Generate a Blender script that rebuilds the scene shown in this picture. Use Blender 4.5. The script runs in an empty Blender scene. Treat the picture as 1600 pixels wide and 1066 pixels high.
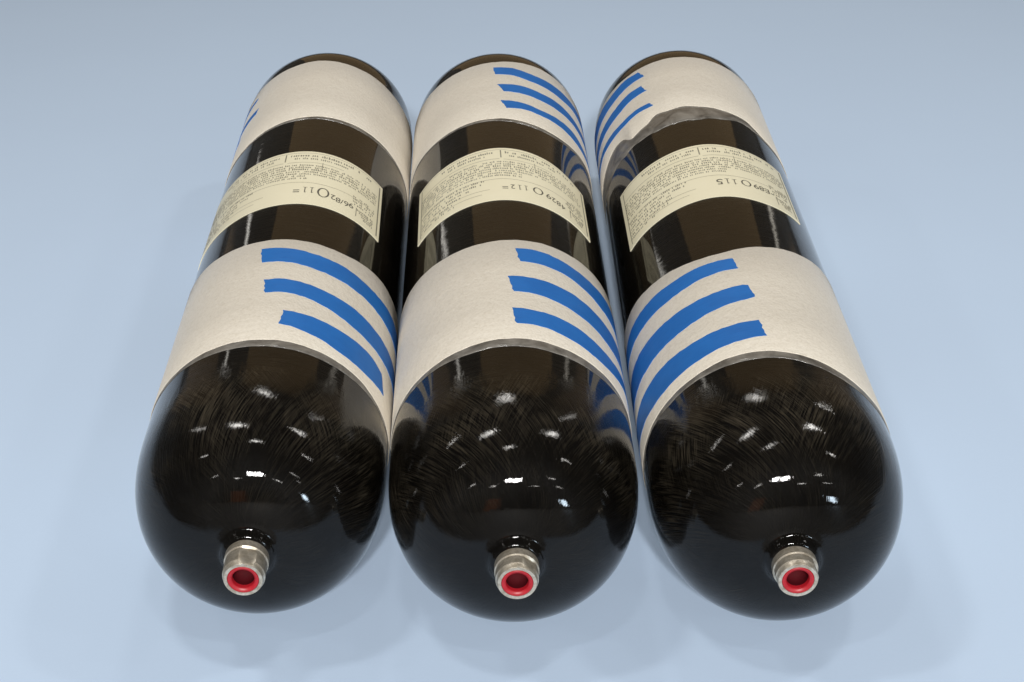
import bpy, math, random
import numpy as np
from mathutils import Vector

S = 0.11                      # cylinder radius in metres; shapes below are laid out in radii
sc = bpy.context.scene
col = sc.collection
R_ = math.radians

# ------------------------------------------------------------------ camera
cam_d = bpy.data.cameras.new('camera'); cam = bpy.data.objects.new('camera', cam_d); col.objects.link(cam)
cam_d.sensor_width = 36.0; cam_d.lens = 2536.66 / 1600 * 36; cam_d.clip_start = 0.02; cam_d.clip_end = 100
PITCH, ROLL, H = 0.5097, -0.029, 8.3686
cam.location = (0, 0, (H + 0.0075) * S)
_fw = Vector((0, math.cos(PITCH), -math.sin(PITCH))); _up = Vector((0, math.sin(PITCH), math.cos(PITCH))); _rt = Vector((1, 0, 0))
_r2 = _rt * math.cos(ROLL) + _up * math.sin(ROLL); _u2 = -_rt * math.sin(ROLL) + _up * math.cos(ROLL)
from mathutils import Matrix
cam.rotation_mode = 'QUATERNION'
cam.rotation_quaternion = Matrix((_r2, _u2, -_fw)).transposed().to_quaternion()
sc.camera = cam

# ------------------------------------------------------------------ world, lamps, exposure
w = bpy.data.worlds.new('World'); sc.world = w; w.use_nodes = True
w.node_tree.nodes['Background'].inputs[0].default_value = (1.0, 0.92, 0.80, 1)
w.node_tree.nodes['Background'].inputs[1].default_value = 0.09

def lamp(name, loc, target, sx, sy, power, color):
    d = bpy.data.lights.new(name, 'AREA'); d.shape = 'RECTANGLE'; d.size = sx; d.size_y = sy
    d.energy = power; d.color = color
    o = bpy.data.objects.new(name, d); col.objects.link(o); o.location = [c * S for c in loc]
    v = Vector([t * S for t in target]) - o.location
    o.rotation_euler = v.to_track_quat('-Z', 'Y').to_euler()
    return o
# fluorescent ceiling panels (their images are the highlights on the domes)
CEIL = [(-1.4, 27.5, 0.54, 0.26), (-6.3, 12.6, 0.58, 0.28), (11.3, 14.2, 0.52, 0.30), (-1.0, 5.6, 0.36, 0.16),
        (18.5, 28.5, 0.38, 0.20), (20.0, 3.5, 0.36, 0.22), (-19.7, 17.5, 0.42, 0.20), (-19.5, 1.5, 0.26, 0.18),
        (-11.0, -27.0, 0.50, 0.30), (13.0, -30.0, 0.55, 0.32), (-22.0, -20.0, 0.40, 0.26), (19.0, -15.0, 0.42, 0.26), (30.0, -28.0, 0.5, 0.3)]
for x, y, sx, sy in CEIL:
    sx *= 0.46; sy *= 0.46
    lamp('ceiling_panel_lamp', (x, y, 20), (x, y, 0), sx, sy, 255 * sx * sy, (1.0, 0.97, 0.92))
# added key lamps behind the camera: light the gaps, push shadows behind the cylinders
for x in (-4.2, 4.2):
    lamp('rear_key_lamp', (x, -55, 42), (x * .3, 16, 0), 0.36, 0.60, 545, (1.0, 0.98, 0.96))
# daylight window behind and to the right of the photographer
lamp('window_lamp', (36, -40, 6.5), (0, 11, 1), 0.44, 0.62, 70, (0.72, 0.87, 1.0))
# dim orange lamp added behind left to give the domes an orange reflection
lamp('orange_reflection_lamp', (-13, -46, 3), (0, 11, 1), 0.95, 2.0, 5.0, (1.0, 0.28, 0.06))
# added lamps stand in for the hall's warm far wall, split to vary reflections: a wide bay, two side bays, two tall strip lights between them
def wall_lamp(name, az0, az1, z0, z1, L, color):
    x0, x1 = 70 * math.tan(R_(az0)), 70 * math.tan(R_(az1)); wd, ht = (x1 - x0) * S, (z1 - z0) * S
    lamp(name, ((x0 + x1) / 2, 70, (z0 + z1) / 2), ((x0 + x1) / 2 * .4, 10, (z0 + z1) / 2 - 12), wd, ht, L * math.pi * wd * ht, color)
wall_lamp('far_wall_lamp', -13, 18, 3, 52, 0.36, (1.0, 0.63, 0.26))
wall_lamp('far_wall_lamp', -36, -25, 3, 52, 0.20, (1.0, 0.66, 0.34))
wall_lamp('far_wall_lamp', 26, 38, 3, 52, 0.20, (1.0, 0.66, 0.34))
wall_lamp('strip_lamp', -21.6, -21.1, 8, 30, 5.0, (1.0, 0.96, 0.88))
wall_lamp('strip_lamp', 22.3, 22.7, 6, 24, 3.0, (1.0, 0.93, 0.80))

sc.view_settings.view_transform = 'Standard'; sc.view_settings.look = 'None'
sc.view_settings.exposure = -0.50; sc.view_settings.gamma = 1.0; sc.view_settings.use_curve_mapping = False
sc.cycles.use_denoising = True
sc.cycles.max_bounces = 8

# ------------------------------------------------------------------ helpers
def link_obj(name, me, mat, parent=None):
    o = bpy.data.objects.new(name, me); col.objects.link(o)
    if mat: me.materials.append(mat)
    if parent: o.parent = parent
    return o
def mesh(name, vs, fs, smooth=True, uvs=None):
    me = bpy.data.meshes.new(name)
    me.from_pydata([tuple(c * S for c in v) for v in vs], [], fs)
    if smooth: me.polygons.foreach_set('use_smooth', [True] * len(me.polygons))
    if uvs is not None:
        uv = me.uv_layers.new(name='UVMap')
        flat = []
        for f in uvs:
            for c in f: flat += [c[0], c[1]]
        uv.data.foreach_set('uv', flat)
    me.update(); return me
ZC = 1.0075
def pt(th, s, r):
    """th degrees from the crown of the cylinder (+ = right), s along the axis, r radius"""
    a = R_(th)
    return (r * math.sin(a), s, ZC + r * math.cos(a))

class NT:
    def __init__(self, name):
        self.m = bpy.data.materials.new(name); self.m.use_nodes = True
        self.t = self.m.node_tree; self.b = self.t.nodes['Principled BSDF']
    def n(self, typ, **kw):
        nd = self.t.nodes.new(typ)
        for k, v in kw.items(): setattr(nd, k, v)
        return nd
    def l(self, a, b): self.t.links.new(a, b)
    def math(self, op, a, b=None, clamp=False):
        nd = self.n('ShaderNodeMath', operation=op, use_clamp=clamp)
        for i, v in enumerate((a, b)):
            if v is None: continue
            if isinstance(v, (int, float)): nd.inputs[i].default_value = v
            else: self.l(v, nd.inputs[i])
        return nd.outputs[0]
    def vec(self, x, y, z=0.0):
        nd = self.n('ShaderNodeCombineXYZ')
        for i, v in enumerate((x, y, z)):
            if isinstance(v, (int, float)): nd.inputs[i].default_value = v
            else: self.l(v, nd.inputs[i])
        return nd.outputs[0]
    def noise(self, v, scale=1.0, detail=2.0, rough=0.5, dist=0.0):
        nd = self.n('ShaderNodeTexNoise'); nd.inputs['Scale'].default_value = scale
        nd.inputs['Detail'].default_value = detail; nd.inputs['Roughness'].default_value = rough
        nd.inputs['Distortion'].default_value = dist
        if v is not None: self.l(v, nd.inputs['Vector'])
        return nd.outputs['Fac']
    def ramp(self, f, stops):
        nd = self.n('ShaderNodeValToRGB'); e = nd.color_ramp.elements
        while len(e) < len(stops): e.new(0.5)
        for i, (p, c) in enumerate(stops):
            e[i].position = p; e[i].color = (c, c, c, 1) if isinstance(c, (int, float)) else (c[0], c[1], c[2], 1)
        self.l(f, nd.inputs[0]); return nd.outputs[0]
    def mixc(self, f, a, b):
        nd = self.n('ShaderNodeMix', data_type='RGBA')
        if isinstance(f, (int, float)): nd.inputs[0].default_value = f
        else: self.l(f, nd.inputs[0])
        for k, v in ((6, a), (7, b)):
            if isinstance(v, tuple): nd.inputs[k].default_value = (*v, 1)
            else: self.l(v, nd.inputs[k])
        return nd.outputs[2]
    def mixf(self, f, a, b):
        nd = self.n('ShaderNodeMix', data_type='FLOAT')
        for i, v in ((0, f), (2, a), (3, b)):
            if isinstance(v, (int, float)): nd.inputs[i].default_value = v
            else: self.l(v, nd.inputs[i])
        return nd.outputs[0]
    def bump(self, h, strength, dist, normal=None):
        nd = self.n('ShaderNodeBump'); nd.inputs['Strength'].default_value = strength; nd.inputs['Distance'].default_value = dist
        self.l(h, nd.inputs['Height'])
        if normal: self.l(normal, nd.inputs['Normal'])
        return nd.outputs[0]
    def set(self, **kw):
        for k, v in kw.items():
            i = self.b.inputs[k.replace('_', ' ')]
            if hasattr(v, 'is_linked'): self.l(v, i)
            elif isinstance(v, tuple): i.default_value = (*v, 1)
            else: i.default_value = v

# ------------------------------------------------------------------ materials
DOME_A, DOME_E, FAR_S, FAR_B, RB, NECK_END = 1.1346, 2.76, 7.111, 0.9331, 0.999, -1.4134

def dome_profile(n=44, rmin=0.21):
    """(r, s) from the neck side out to the shoulder, s <= 0"""
    out = []
    for i in range(n + 1):
        u = i / n * math.pi / 2
        r = math.sin(u) ** (2 / DOME_E); z = math.cos(u) ** (2 / DOME_E) * DOME_A if i < n else 0.0
        if r > rmin: out.append((r * RB, -z))
    return out
_dp = dome_profile()
ARC_DOME = 0.12 + sum(math.dist(_dp[i], _dp[i + 1]) for i in range(len(_dp) - 1))

def make_body_material(seed):
    M = NT('filament_wound_black_resin')
    uv = M.n('ShaderNodeUVMap'); sp = M.n('ShaderNodeSeparateXYZ'); M.l(uv.outputs[0], sp.inputs[0])
    U, V = sp.outputs[0], sp.outputs[1]
    tc = M.n('ShaderNodeTexCoord')
    ob = M.n('ShaderNodeVectorMath', operation='ADD'); M.l(tc.outputs['Object'], ob.inputs[0]); ob.inputs[1].default_value = (seed * 1.7, seed * 2.3, 0)
    obv = ob.outputs[0]
    wob = M.math('MULTIPLY', M.noise(obv, 9, 2), 1.6)
    # helical tows on the dome, two crossing layers
    def tow(sign, k, z):
        x = M.math('ADD', M.math('MULTIPLY', U, 44.0), M.math('MULTIPLY', V, sign * k))
        x = M.math('ADD', x, wob)
        return M.noise(M.vec(x, M.math('MULTIPLY', V, 2.6), z + seed * 3.1), 1.6, 4.0, 0.62)
    A = tow(1, 30.0, 0.0); B = tow(-1, 18.0, 7.0)
    patch = M.ramp(M.noise(obv, 13, 2, 0.5), [(0.40, 0.0), (0.60, 1.0)])
    helic = M.mixf(patch, A, B)
    # hoop winding on the straight part
    hoop = M.noise(M.vec(M.math('MULTIPLY', V, 60.0), M.math('MULTIPLY', U, 2.2), seed), 1.0, 4.0, 0.62)
    edge = M.math('ADD', V, M.math('MULTIPLY', M.math('SUBTRACT', M.noise(M.vec(M.math('MULTIPLY', U, 22), M.math('MULTIPLY', V, 2.5), seed), 1.0, 4.0, 0.7), 0.5), 0.8))
    mask = M.n('ShaderNodeMapRange'); mask.interpolation_type = 'SMOOTHSTEP'
    M.l(edge, mask.inputs[0]); mask.inputs[1].default_value = ARC_DOME - 0.26; mask.inputs[2].default_value = ARC_DOME + 0.06
    mk = mask.outputs[0]
    fib = M.mixf(mk, helic, hoop)
    # painted fibre sheen and coat relief both fade towards the neck
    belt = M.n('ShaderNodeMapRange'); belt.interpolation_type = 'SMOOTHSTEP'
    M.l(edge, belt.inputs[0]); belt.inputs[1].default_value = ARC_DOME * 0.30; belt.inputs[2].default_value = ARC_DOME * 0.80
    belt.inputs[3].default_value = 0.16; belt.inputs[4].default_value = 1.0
    sheen_streak = M.ramp(fib, [(0.44, 0.0), (0.76, 1.0)])
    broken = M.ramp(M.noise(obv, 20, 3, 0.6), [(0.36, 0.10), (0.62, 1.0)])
    sk = M.math('MULTIPLY', M.math('MULTIPLY', sheen_streak, broken), belt.outputs[0])
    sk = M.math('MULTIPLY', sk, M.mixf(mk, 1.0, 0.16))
    colr = M.mixc(sk, (0.0016, 0.0013, 0.0010), (0.078, 0.065, 0.045))  # ceiling sheen on the fibres, painted as brown lines in the base colour
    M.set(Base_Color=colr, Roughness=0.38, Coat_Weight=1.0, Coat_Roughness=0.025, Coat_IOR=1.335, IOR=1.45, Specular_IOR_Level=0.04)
    nb = M.bump(fib, 0.7, 0.0016)
    # resin flow: gentle waviness plus fibre print-through in the clear coat
    lump = M.noise(obv, 26, 2, 0.5)
    amp = M.math('MULTIPLY', M.mixf(mk, 1.0, 0.14), belt.outputs[0])
    coat_h = M.math('ADD', M.math('MULTIPLY', lump, 0.42), M.math('MULTIPLY', M.math('MULTIPLY', fib, amp), 0.55))
    pits = M.ramp(M.noise(obv, 75, 3, 0.6), [(0.52, 0.0), (0.60, 1.0)])
    fine = M.math('MULTIPLY', pits, M.math('MULTIPLY', M.mixf(mk, 0.085, 0.0), M.math('MAXIMUM', belt.outputs[0], 0.55)))
    nc = M.bump(M.math('ADD', coat_h, fine), 0.15, 0.0022)
    M.l(nb, M.b.inputs['Normal']); M.l(nc, M.b.inputs['Coat Normal'])
    return M.m

def make_band_material():
    M = NT('cream_white_felt_wrap'); tc = M.n('ShaderNodeTexCoord')
    v = tc.outputs['Object']
    big = M.noise(v, 12, 3, 0.6); fine = M.noise(v, 420, 3, 0.6); mid = M.noise(v, 130, 3, 0.6)
    c = M.mixc(big, (0.68, 0.63, 0.54), (0.76, 0.71, 0.615))
    c2 = M.mixc(M.ramp(mid, [(0.35, 0.0), (0.7, 0.18)]), c, (0.56, 0.50, 0.40))
    c2 = M.mixc(M.ramp(fine, [(0.45, 0.0), (0.75, 0.45)]), c2, (0.50, 0.44, 0.34))
    M.set(Base_Color=c2, Roughness=0.62, Sheen_Weight=0.15, IOR=1.4)
    h = M.math('ADD', M.math('MULTIPLY', fine, 0.5), mid)
    M.l(M.bump(h, 0.6, 0.0014), M.b.inputs['Normal']); return M.m
def make_skirt_material():
    M = NT('grey_band_edge'); tc = M.n('ShaderNodeTexCoord'); v = tc.outputs['Object']
    c = M.mixc(M.ramp(M.noise(v, 45, 4, 0.65, 0.6), [(0.3, 0.0), (0.7, 1.0)]), (0.060, 0.054, 0.046), (0.25, 0.235, 0.21))
    M.set(Base_Color=c, Roughness=0.5, Specular_IOR_Level=0.3, Coat_Weight=0.35, Coat_Roughness=0.12)
    M.l(M.bump(M.noise(v, 150, 3), 0.3, 0.001), M.b.inputs['Normal']); return M.m
def make_tape_material():
    M = NT('blue_masking_tape'); tc = M.n('ShaderNodeTexCoord'); v = tc.outputs['Object']
    c = M.mixc(M.noise(v, 35, 3, 0.6), (0.007, 0.120, 0.43), (0.016, 0.178, 0.57))
    mp = M.n('ShaderNodeMapping'); mp.inputs['Scale'].default_value = (60, 500, 60); M.l(v, mp.inputs[0])
    cr = M.noise(mp.outputs[0], 1.0, 3, 0.6)
    c2 = M.mixc(M.ramp(cr, [(0.55, 0.0), (0.8, 0.35)]), c, (0.006, 0.075, 0.34))
    M.set(Base_Color=c2, Roughness=0.55, IOR=1.42)
    M.l(M.bump(cr, 0.3, 0.0008), M.b.inputs['Normal']); return M.m
def make_label_material():
    M = NT('cream_label_paper'); tc = M.n('ShaderNodeTexCoord'); v = tc.outputs['Object']
    c = M.mixc(M.noise(v, 25, 3, 0.6), (0.84, 0.785, 0.575), (0.90, 0.855, 0.65))
    M.set(Base_Color=c, Roughness=0.5, Coat_Weight=0.15, Coat_Roughness=0.25)
    M.l(M.bump(M.noise(v, 300, 2), 0.1, 0.0005), M.b.inputs['Normal']); return M.m
def make_ink(name, a, b):
    M = NT(name); tc = M.n('ShaderNodeTexCoord')
    M.set(Base_Color=M.mixc(M.noise(tc.outputs['Object'], 90, 2), a, b), Roughness=0.6); return M.m
def make_metal():
    M = NT('worn_nickel_steel'); tc = M.n('ShaderNodeTexCoord'); v = tc.outputs['Object']
    d = M.ramp(M.noise(v, 130, 4, 0.65), [(0.38, 0.0), (0.68, 1.0)])
    c = M.mixc(d, (0.42, 0.37, 0.29), (0.80, 0.74, 0.63))
    rg = M.mixf(d, 0.5, 0.30)
    M.set(Base_Color=c, Metallic=0.75, Roughness=rg)
    M.l(M.bump(M.noise(v, 260, 3, 0.6), 0.25, 0.0008), M.b.inputs['Normal']); return M.m
def make_red():
    M = NT('red_plastic_plug'); tc = M.n('ShaderNodeTexCoord'); v = tc.outputs['Object']
    c = M.mixc(M.noise(v, 160, 3, 0.6), (0.31, 0.006, 0.012), (0.48, 0.014, 0.025))
    M.set(Base_Color=c, Roughness=0.42)
    M.l(M.bump(M.noise(v, 200, 2), 0.2, 0.0008), M.b.inputs['Normal']); return M.m
def make_bore():
    M = NT('dark_red_bore'); tc = M.n('ShaderNodeTexCoord')
    M.set(Base_Color=M.mixc(M.noise(tc.outputs['Object'], 120, 2), (0.050, 0.002, 0.004), (0.085, 0.003, 0.007)), Roughness=0.75, Specular_IOR_Level=0.15); return M.m
def make_floor():
    M = NT('pale_blue_backdrop_paper'); tc = M.n('ShaderNodeTexCoord'); v = tc.outputs['Object']
    c = M.mixc(M.noise(v, 3.0, 4, 0.6), (0.545, 0.680, 0.870), (0.565, 0.705, 0.895))
    g = M.noise(v, 350, 2, 0.6)
    c2 = M.mixc(M.ramp(g, [(0.4, 0.0), (0.75, 0.10)]), c, (0.48, 0.61, 0.79))
    M.set(Base_Color=c2, Roughness=0.9, IOR=1.3)
    M.l(M.bump(g, 0.08, 0.0006), M.b.inputs['Normal']); return M.m

def make_hall_floor():
    M = NT('dark_brown_hall_floor'); tc = M.n('ShaderNodeTexCoord'); v = tc.outputs['Object']
    M.set(Base_Color=M.mixc(M.noise(v, 6, 4, 0.6), (0.030, 0.023, 0.014), (0.055, 0.042, 0.026)), Roughness=0.6); return M.m

BAND, SKIRT, TAPE, PAPER = make_band_material(), make_skirt_material(), make_tape_material(), make_label_material()
INK, INK2 = make_ink('black_print_ink', (0.07, 0.067, 0.055), (0.15, 0.14, 0.11)), make_ink('grey_print_ink', (0.17, 0.16, 0.12), (0.32, 0.30, 0.23))
METAL, RED, BORE = make_metal(), make_red(), make_bore()

# ------------------------------------------------------------------ setting
def sheet(name, x0, x1, y0, y1, z, mat):
    m = bpy.data.meshes.new(name); m.from_pydata([(x0, y0, z), (x1, y0, z), (x1, y1, z), (x0, y1, z)], [], [(0, 1, 2, 3)])
    o = link_obj(name, m, mat); o['kind'] = 'structure'; return o
sheet('floor', -8, 8, -8, 12, -0.004, make_hall_floor())
sheet('backdrop_paper', -2.6, 2.6, 7.4 * S, 5.5, 0.0, make_floor())

# ------------------------------------------------------------------ shape builders
def lathe(name, prof, seg, arc0=0.0, closed=False):
    """prof: (r, s) list; revolved about the cylinder axis, UV = (angle, arc length)"""
    vs, fs, uvs = [], [], []; arc = [arc0]
    for i in range(1, len(prof)): arc.append(arc[-1] + math.dist(prof[i], prof[i - 1]))
    for (r, s) in prof:
        for j in range(seg): vs.append(pt(180 + 360 * j / seg, s, r))
    for i in range(len(prof) - 1):
        for j in range(seg):
            k = (j + 1) % seg
            fs.append((i * seg + j, i * seg + k, (i + 1) * seg + k, (i + 1) * seg + j))
            a, b = 2 * math.pi * j / seg, 2 * math.pi * (j + 1) / seg
            uvs.append(((a, arc[i]), (b, arc[i]), (b, arc[i + 1]), (a, arc[i + 1])))
    return mesh(name, vs, fs, True, uvs)

def make_body(parent, seed):
    prof = [(0.165, -DOME_A - 0.055), (0.185, -DOME_A - 0.050), (0.203, -DOME_A - 0.030), (0.216, -DOME_A - 0.004)]
    dp = dome_profile()
    # ease the pole into the collar
    prof += [(0.235, dp[0][1] - 0.0)] if dp[0][0] > 0.25 else []
    prof += dp
    for i in range(1, 25): prof.append((RB, FAR_S * i / 24))
    for i in range(1, 37):
        u = i / 36 * math.pi / 2
        r = math.cos(u) ** (2 / DOME_E) * RB if i < 36 else 0.02
        prof.append((max(r, 0.02), FAR_S + math.sin(u) ** (2 / DOME_E) * FAR_B))
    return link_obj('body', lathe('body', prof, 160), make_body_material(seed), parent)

def interp(tab, th):
    if isinstance(tab, (int, float)): return tab
    if th <= tab[0][0]: return tab[0][1]
    for (a, x), (b, y) in zip(tab, tab[1:]):
        if th <= b:
            t = (th - a) / (b - a); t = t * t * (3 - 2 * t); return x + (y - x) * t
    return tab[-1][1]

def smooth_tab(tab, sigma):
    """periodic gaussian smoothing of an edge curve, one entry per degree"""
    d = [interp(tab, t) for t in range(-180, 180)]
    k = [math.exp(-.5 * (i / sigma) ** 2) for i in range(-30, 31)]; n = sum(k)
    return [(t, sum(d[(t + 180 + i) % 360] * k[i + 30] for i in range(-30, 31)) / n) for t in range(-180, 181)]

def wrap_ring(name, near, far, r0, r1, mat, parent, rnd, rough=0.0, seg=240, rounded=0.006):
    """closed ring with thickness between edge curves near(th) and far(th)"""
    ph = [rnd.uniform(0, 6.28) for _ in range(8)]
    def jit(th, o): return rough * sum(math.sin(R_(th) * f + ph[(i + o) % 8]) / (1 + .2 * i) for i, f in enumerate((9, 17, 31, 53)))
    vs, fs = [], []; n = 8
    for j in range(seg):
        th = -180 + 360 * j / seg
        a = interp(near, th) + jit(th, 0); b = interp(far, th) + jit(th, 3)
        b = max(b, a + 0.004)
        w = b - a; e = min(rounded, w * .3)
        prof = [(r0, a), (r1 - e * .6, a), (r1, a + e), (r1, a + w * .33), (r1, a + w * .67), (r1, b - e), (r1 - e * .6, b), (r0, b)]
        for r, s in prof: vs.append(pt(th, s, r))
    for j in range(seg):
        k = (j + 1) % seg
        for i in range(n):
            m = (i + 1) % n
            fs.append((j * n + i, k * n + i, k * n + m, j * n + m))
    o = link_obj(name, mesh(name, vs, fs), mat, parent)
    return o

def patch(name, top, bot, r0, r1, mat, parent, step=2.5, rnd=None, rough=0.0, endrough=0.0, cols=3):
    """thin curved sheet between two polylines [(th, s), ...] running the same way"""
    def resample(pl, n):
        d = [0.0]
        for a, b in zip(pl, pl[1:]): d.append(d[-1] + abs(b[0] - a[0]) + 1e-6)
        out = []
        for i in range(n + 1):
            t = d[-1] * i / n; k = 0
            while k < len(d) - 2 and d[k + 1] < t: k += 1
            f = (t - d[k]) / (d[k + 1] - d[k])
            # Catmull-Rom in s
            p0 = pl[max(k - 1, 0)][1]; p1 = pl[k][1]; p2 = pl[k + 1][1]; p3 = pl[min(k + 2, len(pl) - 1)][1]
            s = 0.5 * (2 * p1 + (p2 - p0) * f + (2 * p0 - 5 * p1 + 4 * p2 - p3) * f * f + (3 * p1 - p0 - 3 * p2 + p3) * f ** 3)
            out.append((pl[k][0] + (pl[k + 1][0] - pl[k][0]) * f, s))
        return out
    span = max(abs(top[-1][0] - top[0][0]), abs(bot[-1][0] - bot[0][0])); n = max(6, int(span / step))
    T, B = resample(top, n), resample(bot, n)
    vs, fs = [], []; c = cols + 1
    for i in range(n + 1):
        jt = rnd.uniform(-rough, rough) if rnd else 0; jb = rnd.uniform(-rough, rough) if rnd else 0
        for k in range(c):
            f = k / cols
            th = T[i][0] + (B[i][0] - T[i][0]) * f; s = T[i][1] + jt + (B[i][1] + jb - T[i][1] - jt) * f
            if rnd and endrough and i in (0, n): th += rnd.uniform(-endrough, endrough)
            vs.append(pt(th, s, r1))
    off = len(vs)
    for i in range(n + 1):
        for k in range(c):
            x, y, z = vs[i * c + k]; q = r0 / r1
            vs.append((x * q, y, ZC + (z - ZC) * q))
    for i in range(n):
        for k in range(cols):
            a = i * c + k
            fs.append((a, a + 1, a + c + 1, a + c)); fs.append((off + a, off + a + c, off + a + c + 1, off + a + 1))
        a = i * c; fs.append((a, a + c, off + a + c, off + a))
        a = i * c + cols; fs.append((a + c, a, off + a, off + a + c))
    for k in range(cols):
        fs.append((k + 1, k, off + k, off + k + 1))
        a = n * c + k; fs.append((a, a + 1, off + a + 1, off + a))
    import bmesh
    me = mesh(name, vs, fs); bm = bmesh.new(); bm.from_mesh(me); bmesh.ops.recalc_face_normals(bm, faces=bm.faces); bm.to_mesh(me); bm.free()
    me.polygons.foreach_set('use_smooth', [True] * len(me.polygons))
    me.set_sharp_from_angle(angle=R_(40))
    return link_obj(name, me, mat, parent)

# ------------------------------------------------------------------ label print
GLYPH_R = 1.0060
def print_layer(name, quads, mat, parent, to_surface, r, kind=None):
    vs, fs = [], []
    for q in quads:
        i = len(vs)
        for (a, b) in q:
            th, s = to_surface(a, b); vs.append(pt(th, s, r))
        fs.append((i, i + 1, i + 2, i + 3))
    o = link_obj(name, mesh(name, vs, fs, False), mat, parent)
    if kind: o['kind'] = kind
    return o
def text_row(quads, rnd, a0, a1, b, h, dens=0.9, slope=0.0):
    """illegible small print: rows of tiny letter-like strokes; a across (radii), b along the axis (radii)"""
    a = a0; cw = h * 0.44
    while a < a1:
        for _ in range(rnd.randint(2, 9)):
            if a > a1: break
            if rnd.random() < dens:
                y = b + (a - a0) * slope; t = h * 0.17
                k = rnd.random(); hh = h * (1 if rnd.random() < .3 else .68)
                if k < .75: quads.append(((a, y), (a + t, y), (a + t, y + hh), (a, y + hh)))
                if k > .25: quads.append(((a + cw * .62 - t, y), (a + cw * .62, y), (a + cw * .62, y + h * .66), (a + cw * .62 - t, y + h * .66)))
                yy = y + h * rnd.choice((0, .28, .52))
                quads.append(((a, yy), (a + cw * .62, yy), (a + cw * .62, yy + t), (a, yy + t)))
            a += cw
        a += cw * rnd.uniform(.6, 1.4)
def rule(quads, a0, a1, b, t=0.006, n=10):
    for i in range(n):
        x0 = a0 + (a1 - a0) * i / n; x1 = a0 + (a1 - a0) * (i + 1) / n
        quads.append(((x0, b), (x1, b), (x1, b + t), (x0, b + t)))
def vrule(quads, a, b0, b1, t=0.006): quads.append(((a, b0), (a + t, b0), (a + t, b1), (a, b1)))

def lettering(glyphs, W, Hh, parent, to_surface):
    """glyphs: (char, centre across, centre along, width, height), all printed on one label"""
    vs, fs = [], []
    for ch, ca, cb, gw, gh in glyphs:
        if ch == '1':      # slim stem with a flag and a foot
            co = [(.40, 0, 0), (.62, 0, 0), (.62, 1, 0), (.40, 1, 0), (.0, .06, 0), (.0, 0, 0), (1, 0, 0), (1, .06, 0), (.0, .80, 0), (.40, .90, 0), (.40, 1, 0)]
            fc = [(0, 1, 2, 3), (5, 6, 7, 4), (8, 9, 10)]
        elif ch == 'O':    # thick sides, thin top and bottom
            n = 28; co = []; fc = []
            for i in range(n):
                t = 2 * math.pi * i / n; co += [(math.cos(t), math.sin(t), 0), (.70 * math.cos(t), .87 * math.sin(t), 0)]
            for i in range(n):
                j = (i + 1) % n; fc.append((2 * i, 2 * j, 2 * j + 1, 2 * i + 1))
        else:
            cu = bpy.data.curves.new('lettering', 'FONT'); cu.body = ch; cu.size = 1.0; cu.resolution_u = 6
            to = bpy.data.objects.new('lettering', cu); col.objects.link(to)
            dg = bpy.context.evaluated_depsgraph_get(); ev = to.evaluated_get(dg); tm = ev.to_mesh()
            co = [tuple(v.co) for v in tm.vertices]; fc = [tuple(p.vertices) for p in tm.polygons]
            ev.to_mesh_clear(); bpy.data.objects.remove(to); bpy.data.curves.remove(cu)
        x0, x1 = min(c[0] for c in co), max(c[0] for c in co); y0, y1 = min(c[1] for c in co), max(c[1] for c in co)
        k = len(vs)
        for x, y, z in co:
            th, s = to_surface(ca * W - ((x - x0) / (x1 - x0) - .5) * gw, cb * Hh - ((y - y0) / (y1 - y0) - .5) * gh)   # the label reads from the far side
            vs.append(pt(th, s, GLYPH_R + 0.0006))
        fs += [tuple(i + k for i in f) for f in fc]
    return link_obj('lettering', mesh('lettering', vs, fs, False), INK, parent)

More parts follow.
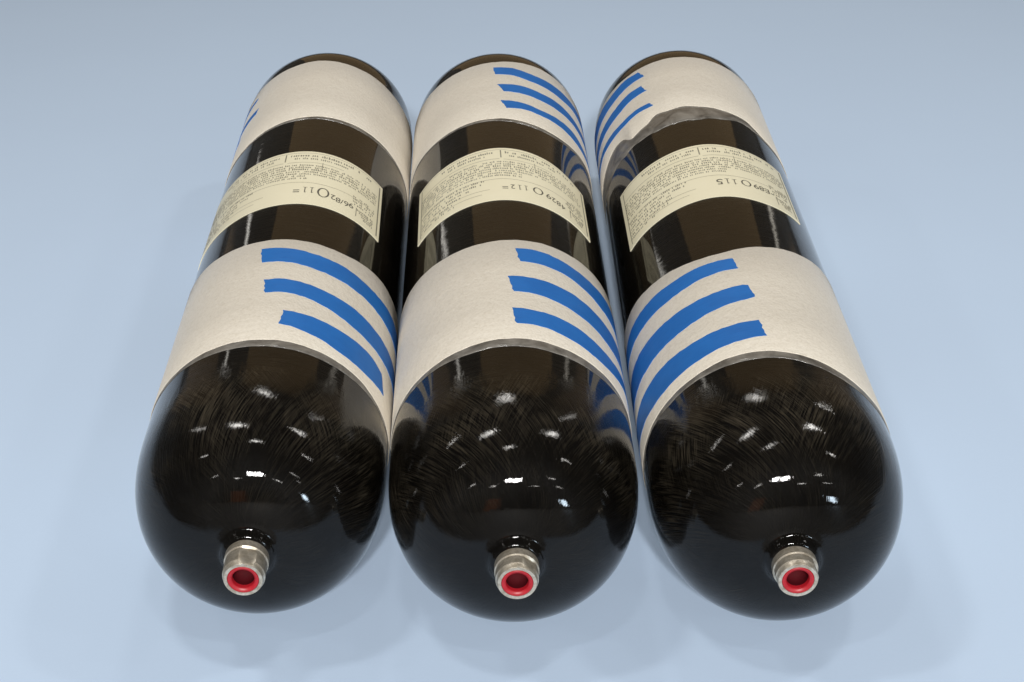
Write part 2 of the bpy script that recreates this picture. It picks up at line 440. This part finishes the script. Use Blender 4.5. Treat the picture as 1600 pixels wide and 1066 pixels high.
def make_label(parent, top, bot, rnd, variant):
    lab = patch('paper_label', top, bot, 0.9995, 1.0045, PAPER, parent, cols=6)
    def at(pl, f):
        d = pl[0][0] + (pl[-1][0] - pl[0][0]) * f
        for (x0, y0), (x1, y1) in zip(pl, pl[1:]):
            if d <= x1 + 1e-9: return d, y0 + (y1 - y0) * (d - x0) / (x1 - x0)
        return pl[-1]
    W = R_(top[-1][0] - top[0][0]); Hh = (sum(p[1] for p in top) / len(top) - sum(p[1] for p in bot) / len(bot))
    def surf(a, b):
        fa, fb = a / W, b / Hh
        t0, s0 = at(top, min(max(fa, 0), 1)); t1, s1 = at(bot, min(max(fa, 0), 1))
        return t1 + (t0 - t1) * fb, s1 + (s0 - s1) * fb
    fine, lines = [], []
    m = 0.05
    # inset border, seen best along the short ends
    vrule(lines, m, 0.06, Hh - 0.06, 0.010); vrule(lines, W - m, 0.06, Hh - 0.06, 0.016)
    rule(lines, m, W - m, Hh - 0.045, 0.005, 40)
    h = 0.052
    # heading strip along the far edge
    text_row(fine, rnd, W * .18, W * .48, Hh - .13, .05); text_row(fine, rnd, W * .22, W * .46, Hh - .20, .045)
    text_row(fine, rnd, W * .53, W * .93, Hh - .13, .055); text_row(fine, rnd, W * .55, W * .80, Hh - .20, .045)
    vrule(lines, W * .505, Hh - .24, Hh - .06, .012)
    rule(lines, m, W * .50, Hh - .27, .006, 30); rule(lines, W * .52, W * .78, Hh - .28, .005, 20)
    # dense block, full width
    for i in range(7):
        y = Hh * .71 - i * .054
        x1 = W * (.96 if i < 5 else .62) - (0.0 if variant != 1 else rnd.uniform(0, .1))
        text_row(fine, rnd, W * .03, x1, y, .040 if i not in (2,) else .047, .94)
    vrule(lines, W * .68, Hh * .62, Hh * .80, .006)
    rule(lines, W * .05, W * .96, Hh * .385, .005, 40)
    # left column, lower rows
    for i in range(6):
        text_row(fine, rnd, W * .035, W * (.40 - .035 * i + rnd.uniform(-.03, .03)), Hh * .36 - i * .066, .044, .85)
    rule(lines, W * .22, W * .44, Hh * .20, .005, 14); rule(lines, W * .12, W * .40, Hh * .13, .005, 14)
    # right column
    for i in range(4): text_row(fine, rnd, W * .84, W * .955, Hh * .40 - i * .055, .044, .8)
    # small stamp in the near right corner
    for i in range(4): text_row(fine, rnd, W * (.865 + .012 * i), W * (.95), Hh * .20 - i * .045, .046, 1.0)
    vrule(lines, W * .86, Hh * .09, Hh * .24, .008)
    print_layer('fine_print', fine, INK2, lab, surf, GLYPH_R)
    print_layer('ruled_lines', lines, INK2, lab, surf, GLYPH_R + 0.0003)
    lettering([[('=', .585, .225, .060, .060), ('1', .622, .25, .040, .125), ('1', .652, .253, .040, .125), ('O', .703, .247, .120, .205),
                ('2', .748, .220, .048, .105), ('8', .772, .202, .048, .105), ('/', .790, .20, .03, .10), ('6', .811, .203, .048, .105), ('9', .835, .220, .048, .105)],
               [('=', .517, .222, .055, .045), ('2', .555, .245, .042, .095), ('1', .589, .250, .036, .105), ('1', .621, .259, .036, .105), ('O', .683, .266, .105, .150),
                ('9', .738, .246, .052, .105), ('2', .766, .226, .046, .10), ('8', .793, .212, .046, .10), ('4', .821, .196, .046, .10)],
               [('5', .564, .260, .062, .120), ('1', .604, .277, .044, .115), ('1', .640, .275, .044, .115), ('O', .700, .289, .100, .140),
                ('9', .752, .279, .052, .105), ('8', .782, .277, .052, .105), ('E', .812, .272, .052, .10), ('-', .843, .256, .04, .015)]][variant], W, Hh, lab, surf)
    return lab

# ------------------------------------------------------------------ valve neck
def make_neck(parent, ext, flat_rot):
    end = NECK_END - ext
    base = -DOME_A - 0.02
    seg = 96
    def outer(th, r, flat):      # two wrench flats cut into the collar
        c = abs(math.cos(R_(th - flat_rot))); lim = r * 0.93
        return r if not flat or c * r < lim else lim / c
    rings = [(0.166, base, 0), (0.168, base - 0.06, 0), (0.168, base - 0.105, 0), (0.160, base - 0.115, 1), (0.160, end + 0.045, 1),
             (0.150, end + 0.032, 0), (0.149, end + 0.010, 0), (0.144, end, 0), (0.120, end, 0), (0.118, end + 0.004, 0), (0.118, end + 0.16, 0)]
    vs, fs = [], []
    for r, s, fl in rings:
        for j in range(seg):
            th = 360 * j / seg; vs.append(pt(th, s, outer(th, r, fl)))
    for i in range(len(rings) - 1):
        for j in range(seg):
            k = (j + 1) % seg; fs.append((i * seg + j, (i + 1) * seg + j, (i + 1) * seg + k, i * seg + k))
    me = mesh('valve_neck', vs, fs); me.set_sharp_from_angle(angle=R_(35))
    nk = link_obj('valve_neck', me, METAL, parent)
    prof = [(0.1175, end + 0.10), (0.1175, end + 0.006), (0.114, end - 0.003), (0.108, end - 0.004), (0.098, end + 0.003),
            (0.087, end + 0.008), (0.083, end + 0.016), (0.081, end + 0.155)]
    link_obj('red_plug', lathe('red_plug', prof, 72), RED, nk)
    prof = [(0.0808, end + 0.045), (0.0790, end + 0.060), (0.0785, end + 0.145), (0.0, end + 0.15)]
    link_obj('plug_bore', lathe('plug_bore', prof, 48), BORE, nk)
    return nk

# ------------------------------------------------------------------ the three cylinders
def tape_set(band, strips, rnd):
    for top, bot in strips:
        patch('tape_strip', top, bot, 1.0070, 1.0105, TAPE, band, rnd=rnd, rough=0.005, endrough=0.45, cols=6)

def cylinder(x, y, yaw, label, seed, up_near, up_far, lo_near, lo_far, up_skirt, lo_skirt, up_tape, lo_tape, lab_top, lab_bot, variant, neck_ext, flat_rot):
    rnd = random.Random(seed)
    root = bpy.data.objects.new('gas_cylinder', None); col.objects.link(root); root.empty_display_size = 0.05
    root.location = (x * S, y * S, 0); root.rotation_euler = (0, 0, -yaw)
    root['label'] = label; root['category'] = 'gas cylinder'; root['group'] = 'black gas cylinders lying side by side'
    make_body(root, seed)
    sg = 2.0 if variant == 2 else 9.0
    up_near, up_far, lo_near, lo_far = smooth_tab(up_near, sg), smooth_tab(up_far, 9), smooth_tab(lo_near, 9), smooth_tab(lo_far, 9)
    for near, far, skirt, tapes in ((up_near, up_far, up_skirt, up_tape), (lo_near, lo_far, lo_skirt, lo_tape)):
        band = wrap_ring('wrap_band', near, far, 0.985, 1.0075, BAND, root, rnd, rough=0.0022)
        def nf(th): return interp(near, th)
        ths = list(range(-180, 181, 4))
        sk_near = [(t, nf(t) - interp(skirt, t)) for t in ths]
        sk_far = [(t, nf(t) + 0.02) for t in ths]
        wrap_ring('grey_edge', sk_near, sk_far, 0.985, 1.0030, SKIRT, band, rnd, rough=0.0018, rounded=0.003)  # grey ring along the near edge of the band
        tape_set(band, tapes, rnd)
    make_label(root, lab_top, lab_bot, rnd, variant)
    make_neck(root, neck_ext, flat_rot)
    return root

SK_LO = [(-180, 0.0), (-80, 0.01), (-45, 0.05), (-15, 0.095), (10, 0.105), (40, 0.095), (70, 0.04), (100, 0.004), (180, 0.0)]
SK_UP = [(-180, 0.0), (-80, 0.004), (-40, 0.03), (0, 0.06), (30, 0.075), (55, 0.06), (80, 0.02), (180, 0.0)]

# left
cylinder(-2.0600, 11.1303, -0.0100, 'left black gas cylinder, its farther white band almost free of blue tape', 1,
    [(-180, 5.25), (-45, 5.17), (-22, 5.29), (5, 5.35), (30, 5.355), (54, 5.33), (180, 5.25)], [(-180, 7.06), (-26, 7.085), (2, 7.13), (28, 7.065), (60, 6.985), (180, 7.06)],
    [(-180, .36), (-48, .385), (0, .408), (48, .388), (70, .355), (180, .36)], [(-180, 2.42), (-60, 2.40), (-24, 2.285), (34, 2.268), (62, 2.40), (180, 2.42)],
    SK_UP, SK_LO,
    [([(-112, 6.86), (-75, 6.84), (-64, 6.85), (-47, 6.80)], [(-112, 6.66), (-75, 6.68), (-62, 6.71), (-49, 6.72)]),
     ([(-112, 6.34), (-80, 6.35), (-60, 6.34), (-42, 6.30)], [(-112, 6.10), (-80, 6.12), (-60, 6.15), (-43.5, 6.17)]),
     ([(-112, 6.0), (-85, 5.99), (-59, 5.98)], [(-112, 5.72), (-85, 5.73), (-61, 5.86)])],
    [([(-9.2, 2.097), (3.7, 2.09), (18.9, 2.05), (35, 2.03), (55, 2.015), (76, 2.09), (110, 2.12)], [(-6.4, 1.82), (5.2, 1.816), (20, 1.77), (36, 1.749), (49, 1.744), (66, 1.75), (110, 1.86)]),
     ([(-3.4, 1.47), (7, 1.482), (27, 1.427), (44, 1.409), (63, 1.40), (108, 1.50)], [(-1.9, 1.227), (10, 1.234), (28, 1.16), (45, 1.09), (65, 1.10), (106, 1.22)]),
     ([(8.9, .914), (24.4, .902), (40, .884), (57, .905), (69.5, .885)], [(8.3, .677), (26, .604), (42, .535), (59, .555), (73, .63)])],
    [(-72, 4.30), (-40, 4.315), (-10, 4.35), (10, 4.365), (30, 4.34), (54, 4.284)], [(-72, 3.10), (-40, 3.045), (-10, 3.06), (10, 3.085), (30, 3.083), (55.3, 3.06)], 0, 0.045, 15)
# middle
cylinder(-0.0251, 10.9324, -0.0090, 'middle black gas cylinder, blue tape stripes on the right half of both white bands', 2,
    [(-180, 5.38), (-68, 5.44), (-41, 5.335), (-1, 5.338), (19, 5.28), (40, 5.26), (71, 5.44), (180, 5.38)], [(-180, 7.13), (-61, 7.13), (-34, 7.06), (2, 7.09), (30, 7.205), (50, 7.20), (180, 7.13)],
    [(-180, .43), (-67, .43), (-27, .458), (3, .515), (26, .482), (47, .487), (180, .43)], [(-180, 2.33), (-60, 2.36), (-25, 2.298), (2, 2.33), (35, 2.36), (60, 2.40), (180, 2.33)],
    SK_UP, [(t, v * 1.2) for t, v in SK_LO],
    [([(-2, 6.894), (10, 6.905), (21.5, 6.85), (35, 6.865), (51, 6.908), (65, 6.96), (112, 7.05)], [(-.9, 6.678), (10, 6.668), (21, 6.61), (34.6, 6.617), (47.6, 6.63), (60, 6.72), (112, 6.80)]),
     ([(.4, 6.348), (15.5, 6.371), (28, 6.348), (43, 6.377), (57, 6.392), (69, 6.40), (112, 6.50)], [(3.6, 6.133), (16.5, 6.126), (28, 6.115), (42, 6.133), (56, 6.175), (66, 6.19), (112, 6.27)]),
     ([(2.1, 5.847), (14.6, 5.839), (27, 5.795), (41, 5.841), (54, 5.88), (66, 5.85), (84, 5.84)], [(4.8, 5.622), (15.7, 5.65), (28, 5.632), (40, 5.646), (52.6, 5.64), (66, 5.66), (82, 5.70)])],
    [([(5.4, 2.157), (19, 2.161), (33, 2.123), (49, 2.105), (66, 2.165), (110, 2.22)], [(7.5, 1.896), (15.4, 1.907), (32.4, 1.879), (47.3, 1.82), (60.5, 1.80), (110, 1.93)]),
     ([(1.3, 1.604), (17.7, 1.591), (33.5, 1.567), (53, 1.53), (67, 1.548), (110, 1.60)], [(3.5, 1.323), (17, 1.298), (32.3, 1.246), (48, 1.20), (63, 1.18), (110, 1.33)]),
     ([(2.9, 1.016), (16.4, .999), (31.3, .974), (46.6, .932), (59, .93), (74, 1.0), (108, 1.05)], [(3.9, .756), (15.8, .744), (30.3, .695), (45, .655), (57, .68), (74, .80), (106, .86)])],
    [(-57, 4.42), (-28, 4.465), (0, 4.50), (28, 4.41), (55.4, 4.21)], [(-55.5, 3.155), (-28, 3.195), (0, 3.22), (28, 3.19), (56.3, 3.145)], 1, -0.015, 40)
# right
cylinder(2.0430, 10.8554, 0.0020, 'right black gas cylinder, blue tape stripes on the left half of both white bands', 3,
    [(-180, 5.45), (-75, 5.62), (-60, 5.68), (-52, 5.64), (-45, 5.40), (-38, 5.46), (-31, 5.49), (-26.5, 5.63), (-17, 5.605), (-8, 5.625), (0, 5.58), (28, 5.52), (46, 5.25), (70, 5.22), (180, 5.45)],
    [(-180, 7.16), (-25, 7.15), (1, 7.168), (24, 7.15), (180, 7.16)],
    [(-180, .12), (-67, .21), (-43, .215), (-21, .262), (2, .262), (21, .19), (42, .10), (180, .12)],
    [(-180, 2.32), (-74, 2.25), (-42, 2.10), (-13, 2.01), (13, 2.165), (33, 2.27), (59, 2.44), (180, 2.32)],
    [(-180, .02), (-75, .45), (-60, .47), (-52, .44), (-45, .20), (-38, .26), (-31, .29), (-26.5, .43), (-17, .40), (-5, .40), (10, .30), (28, .16), (46, .06), (80, .01), (180, .02)],
    [(-180, 0.0), (-85, 0.01), (-50, 0.06), (-15, 0.10), (20, 0.10), (50, 0.09), (75, 0.05), (100, 0.004), (180, 0.0)],
    [([(-30.4, 7.05), (-41, 7.07), (-55.6, 7.045), (-72, 7.08), (-115, 7.08)], [(-26.7, 6.843), (-38, 6.844), (-53, 6.80), (-71, 6.82), (-115, 6.86)]),
     ([(-30.5, 6.604), (-40.4, 6.62), (-53, 6.575), (-67, 6.59), (-90, 6.64), (-115, 6.66)], [(-27.8, 6.40), (-38.6, 6.396), (-51, 6.345), (-67, 6.37), (-90, 6.42), (-115, 6.44)]),
     ([(-28, 6.006), (-36.7, 6.04), (-49, 6.03), (-62, 6.09), (-74, 6.14), (-96, 6.15)], [(-25.7, 5.89), (-35.6, 5.915), (-48, 5.90), (-60.5, 5.93), (-77, 6.02), (-95, 6.02)])],
    [([(-5.3, 1.901), (-19.5, 1.891), (-37, 1.876), (-60, 1.92), (-75, 1.96), (-112, 2.0)], [(-3.9, 1.705), (-21, 1.673), (-38.7, 1.625), (-56, 1.64), (-72, 1.69), (-112, 1.78)]),
     ([(-1.6, 1.38), (-3.5, 1.385), (-19, 1.343), (-37, 1.323), (-55.5, 1.339), (-73, 1.388), (-112, 1.44)], [(0.2, 1.168), (-3.5, 1.13), (-19, 1.067), (-37, 1.0), (-53.5, .99), (-69.5, 1.005), (-112, 1.13)]),
     ([(-1.4, .753), (-17.5, .731), (-35.6, .709), (-54, .729), (-70, .75), (-112, .84)], [(-.2, .494), (-19.6, .449), (-36.8, .40), (-55.7, .38), (-72, .415), (-110, .56)])],
    [(-62.8, 4.475), (-30, 4.475), (0, 4.515), (24, 4.475), (47.8, 4.48)], [(-62, 3.18), (-30, 3.19), (0, 3.23), (24, 3.215), (48.5, 3.27)], 2, -0.03, 70)
